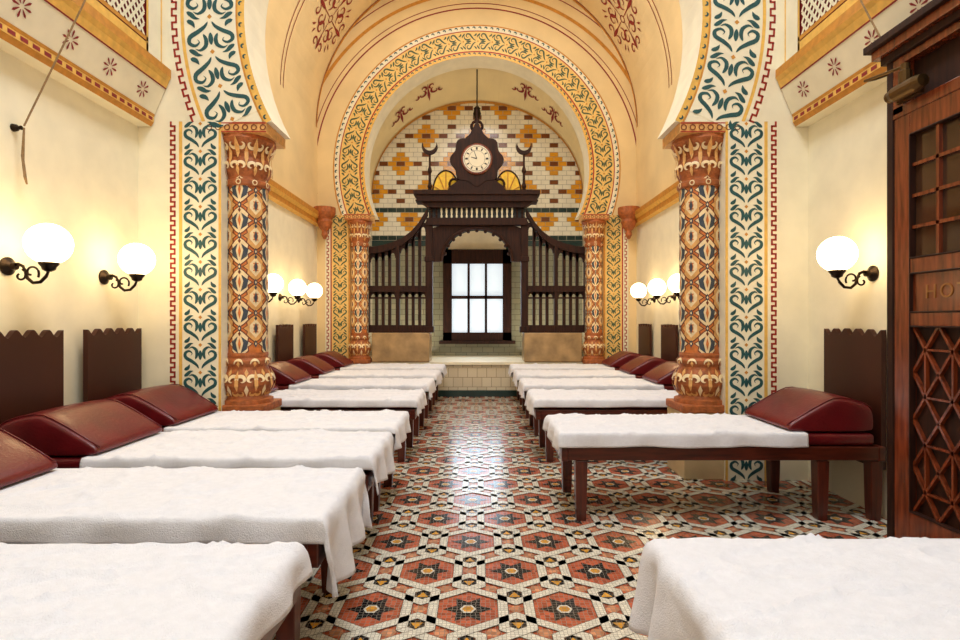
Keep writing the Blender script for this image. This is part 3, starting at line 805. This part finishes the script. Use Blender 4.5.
for z0,z1 in ((1.518,1.527),(2.163,2.172),(1.437,1.446),(1.236,1.245),(1.162,1.171),(.198,.207)): b.box(X0-.004,X0+.03,1.89,YL,z0,z1,'woodblk')
b.box(X0-.004,X0+.03,YL-.006,YL+.002,.2,2.17,'woodblk')
b.obj('door_leaf',parent=dr0,bevel=.003,label='polished mahogany panelled door leaf')
b=B(); b.box(X0+.03,X1,1.892,YL-.002,1.522,2.168,'dglass')
b.obj('glass_panel',parent=dr0,label='brown leaded glass')
b=B()
for k in range(1,6):
    y=YL-k*.163; b.box(X0+.01,X0+.03,y-.009,y+.009,1.52,2.17,'woodred')
for k in range(1,4):
    z=1.52+k*.1625; b.box(X0+.01,X0+.03,1.89,YL,z-.009,z+.009,'woodred')
b.obj('glazing_bars',parent=dr0)
b=B()
def bar(p,q,w=.014):
    dxx=Vector((q[0]-p[0],q[1]-p[1])).normalized()
    n=(-dxx.y*w/2,dxx.x*w/2)
    b.prism([(p[0]+n[0],p[1]+n[1]),(q[0]+n[0],q[1]+n[1]),(q[0]-n[0],q[1]-n[1]),(p[0]-n[0],p[1]-n[1])],X0+.014,X0+.034,'woodred','yz')
# star fretwork: long diagonals and crossed squares in each cell
Y0,Y1,z0,z1=1.89,YL,.20,1.17
nc_,nr_=3,2; cw=(Y1-Y0)/nc_; ch=(z1-z0)/nr_
for a in range(nc_):
    for c_ in range(nr_):
        ym=Y1-(a+.5)*cw; zm=z0+(c_+.5)*ch
        for sy,sz in ((1,1),(-1,1)): bar((ym+sy*cw*.5,zm+sz*ch*.5),(ym-sy*cw*.5,zm-sz*ch*.5),.013)
        P4=[(ym+cw*.5,zm),(ym,zm+ch*.5),(ym-cw*.5,zm),(ym,zm-ch*.5)]
        for q in range(4): bar(P4[q],P4[(q+1)%4],.013)
        Q4=[(ym+cw*.25,zm+ch*.25),(ym-cw*.25,zm+ch*.25),(ym-cw*.25,zm-ch*.25),(ym+cw*.25,zm-ch*.25)]
        for q in range(4): bar(Q4[q],Q4[(q+1)%4],.011)
b.obj('door_lattice',parent=dr0,label='mahogany strapwork lattice panel')
tx=D.curves.new('door_lettering','FONT'); tx.body='HOT'; tx.size=.10; tx.extrude=.002; tx.space_character=1.3
to=D.objects.new('door_lettering',tx); COL.objects.link(to); to.parent=dr0
to.location=(X0+.012,2.78,1.31); to.rotation_euler=(pi/2,0,-pi/2); tx.materials.append(M['gilt']); to['label']='gilded lettering HOT'
e=empty('door_closer',(dx-.01,2.95,2.38),'aged bronze door closer fixed to the mahogany door frame','door closer')
b=B(); b.lathe([(.001,-.12),(.03,-.115),(.04,-.08),(.04,.06),(.03,.09),(.03,.11),(.001,.115)],(-.05,-.14,.0),'bronze',16,axis='y'); b.lathe([(.03,0),(.03,.06),(.022,.07),(.022,.1)],(-.05,-.14,.03),'bronze',12); b.box(-.02,.0,-.20,-.04,-.04,.04,'bronze'); b.obj('closer_body',e,smooth=False)
b=B(); b.tube([(-.05,-.14,.12),(-.13,.04,.12),(-.06,.06,.14),(0.0,.05,.16)],.008,'bronze',8); b.obj('closer_arm',e)
b=B()
b.tube([(-2.28,3.3,4.0),(-2.06,3.12,3.4),(-2.18,3.1,3.0),(-2.30,3.05,2.65),(-2.44,3.0,2.26)],.005,'rope',6)
b.tube([(-2.44,3.0,2.25),(-2.46,3.01,2.1),(-2.43,2.99,1.98),(-2.45,3.03,1.95),(-2.46,3.02,2.08),(-2.44,3.0,2.25)],.005,'rope',6)
b.obj('blind_cord',label='thin rope looped on a wall hook below the cornice',category='rope',group='blind cords')
b=B(); b.tube([(2.28,3.3,4.0),(2.2,3.14,3.3),(2.20,3.1,3.0),(2.24,3.0,2.735)],.005,'rope',6)
b.obj('blind_cord',label='thin rope hanging down to the door cornice',category='rope',group='blind cords')
b=B(); b.lathe([(.022,0),(.018,.02),(.009,.03),(.012,.045)],(-2.499,3.0,2.25),'metal',12,axis='x')
b.obj('wall_hook',label='small dark metal hook on the cream wall',category='hook')

# ---------------------------------------------------------------- lights / camera
def area(name,loc,rot,size,size_y,energy,color):
    l=D.lights.new(name,'AREA'); l.shape='RECTANGLE'; l.size=size; l.size_y=size_y; l.energy=energy; l.color=color
    o=D.objects.new(name,l); COL.objects.link(o); o.location=loc; o.rotation_euler=rot; return o
area('light_bay_one',(0,1.6,6.2),(0,0,0),1.8,2.4,190,(.88,.93,1))
area('light_end',(0,-1.8,3.2),(math.radians(80),0,0),3.4,2.6,32,(.88,.93,1))
area('light_bay_two',(0,6.2,6.2),(0,0,0),1.2,1.4,76,(.96,.96,.95))
area('light_forward',(0,5.2,5.6),(math.radians(62),0,0),2.0,.8,32,(1,.95,.87))
for sg in (-1,1): area('alcove_fill_light',(sg*1.2,9.5,.62),(pi+math.radians(0),0,0),.7,.5,15,(1,.90,.74))  # added fill hidden behind the plinths to brighten the alcove, not real fittings
area('window_daylight',(0,BY-.2,1.7),(math.radians(-90),0,0),.9,1.2,15,(.66,.83,1))
W=D.worlds.new('world'); SC.world=W; W.use_nodes=True; W.node_tree.nodes['Background'].inputs[0].default_value=(.9,.85,.75,1); W.node_tree.nodes['Background'].inputs[1].default_value=.3
cam=D.cameras.new('camera'); cam.lens=20.6; cam.sensor_width=36
c=D.objects.new('camera',cam); COL.objects.link(c); c.location=(.05,0,1.2); c.rotation_euler=(pi/2,0,0); cam.clip_start=.05
SC.camera=c
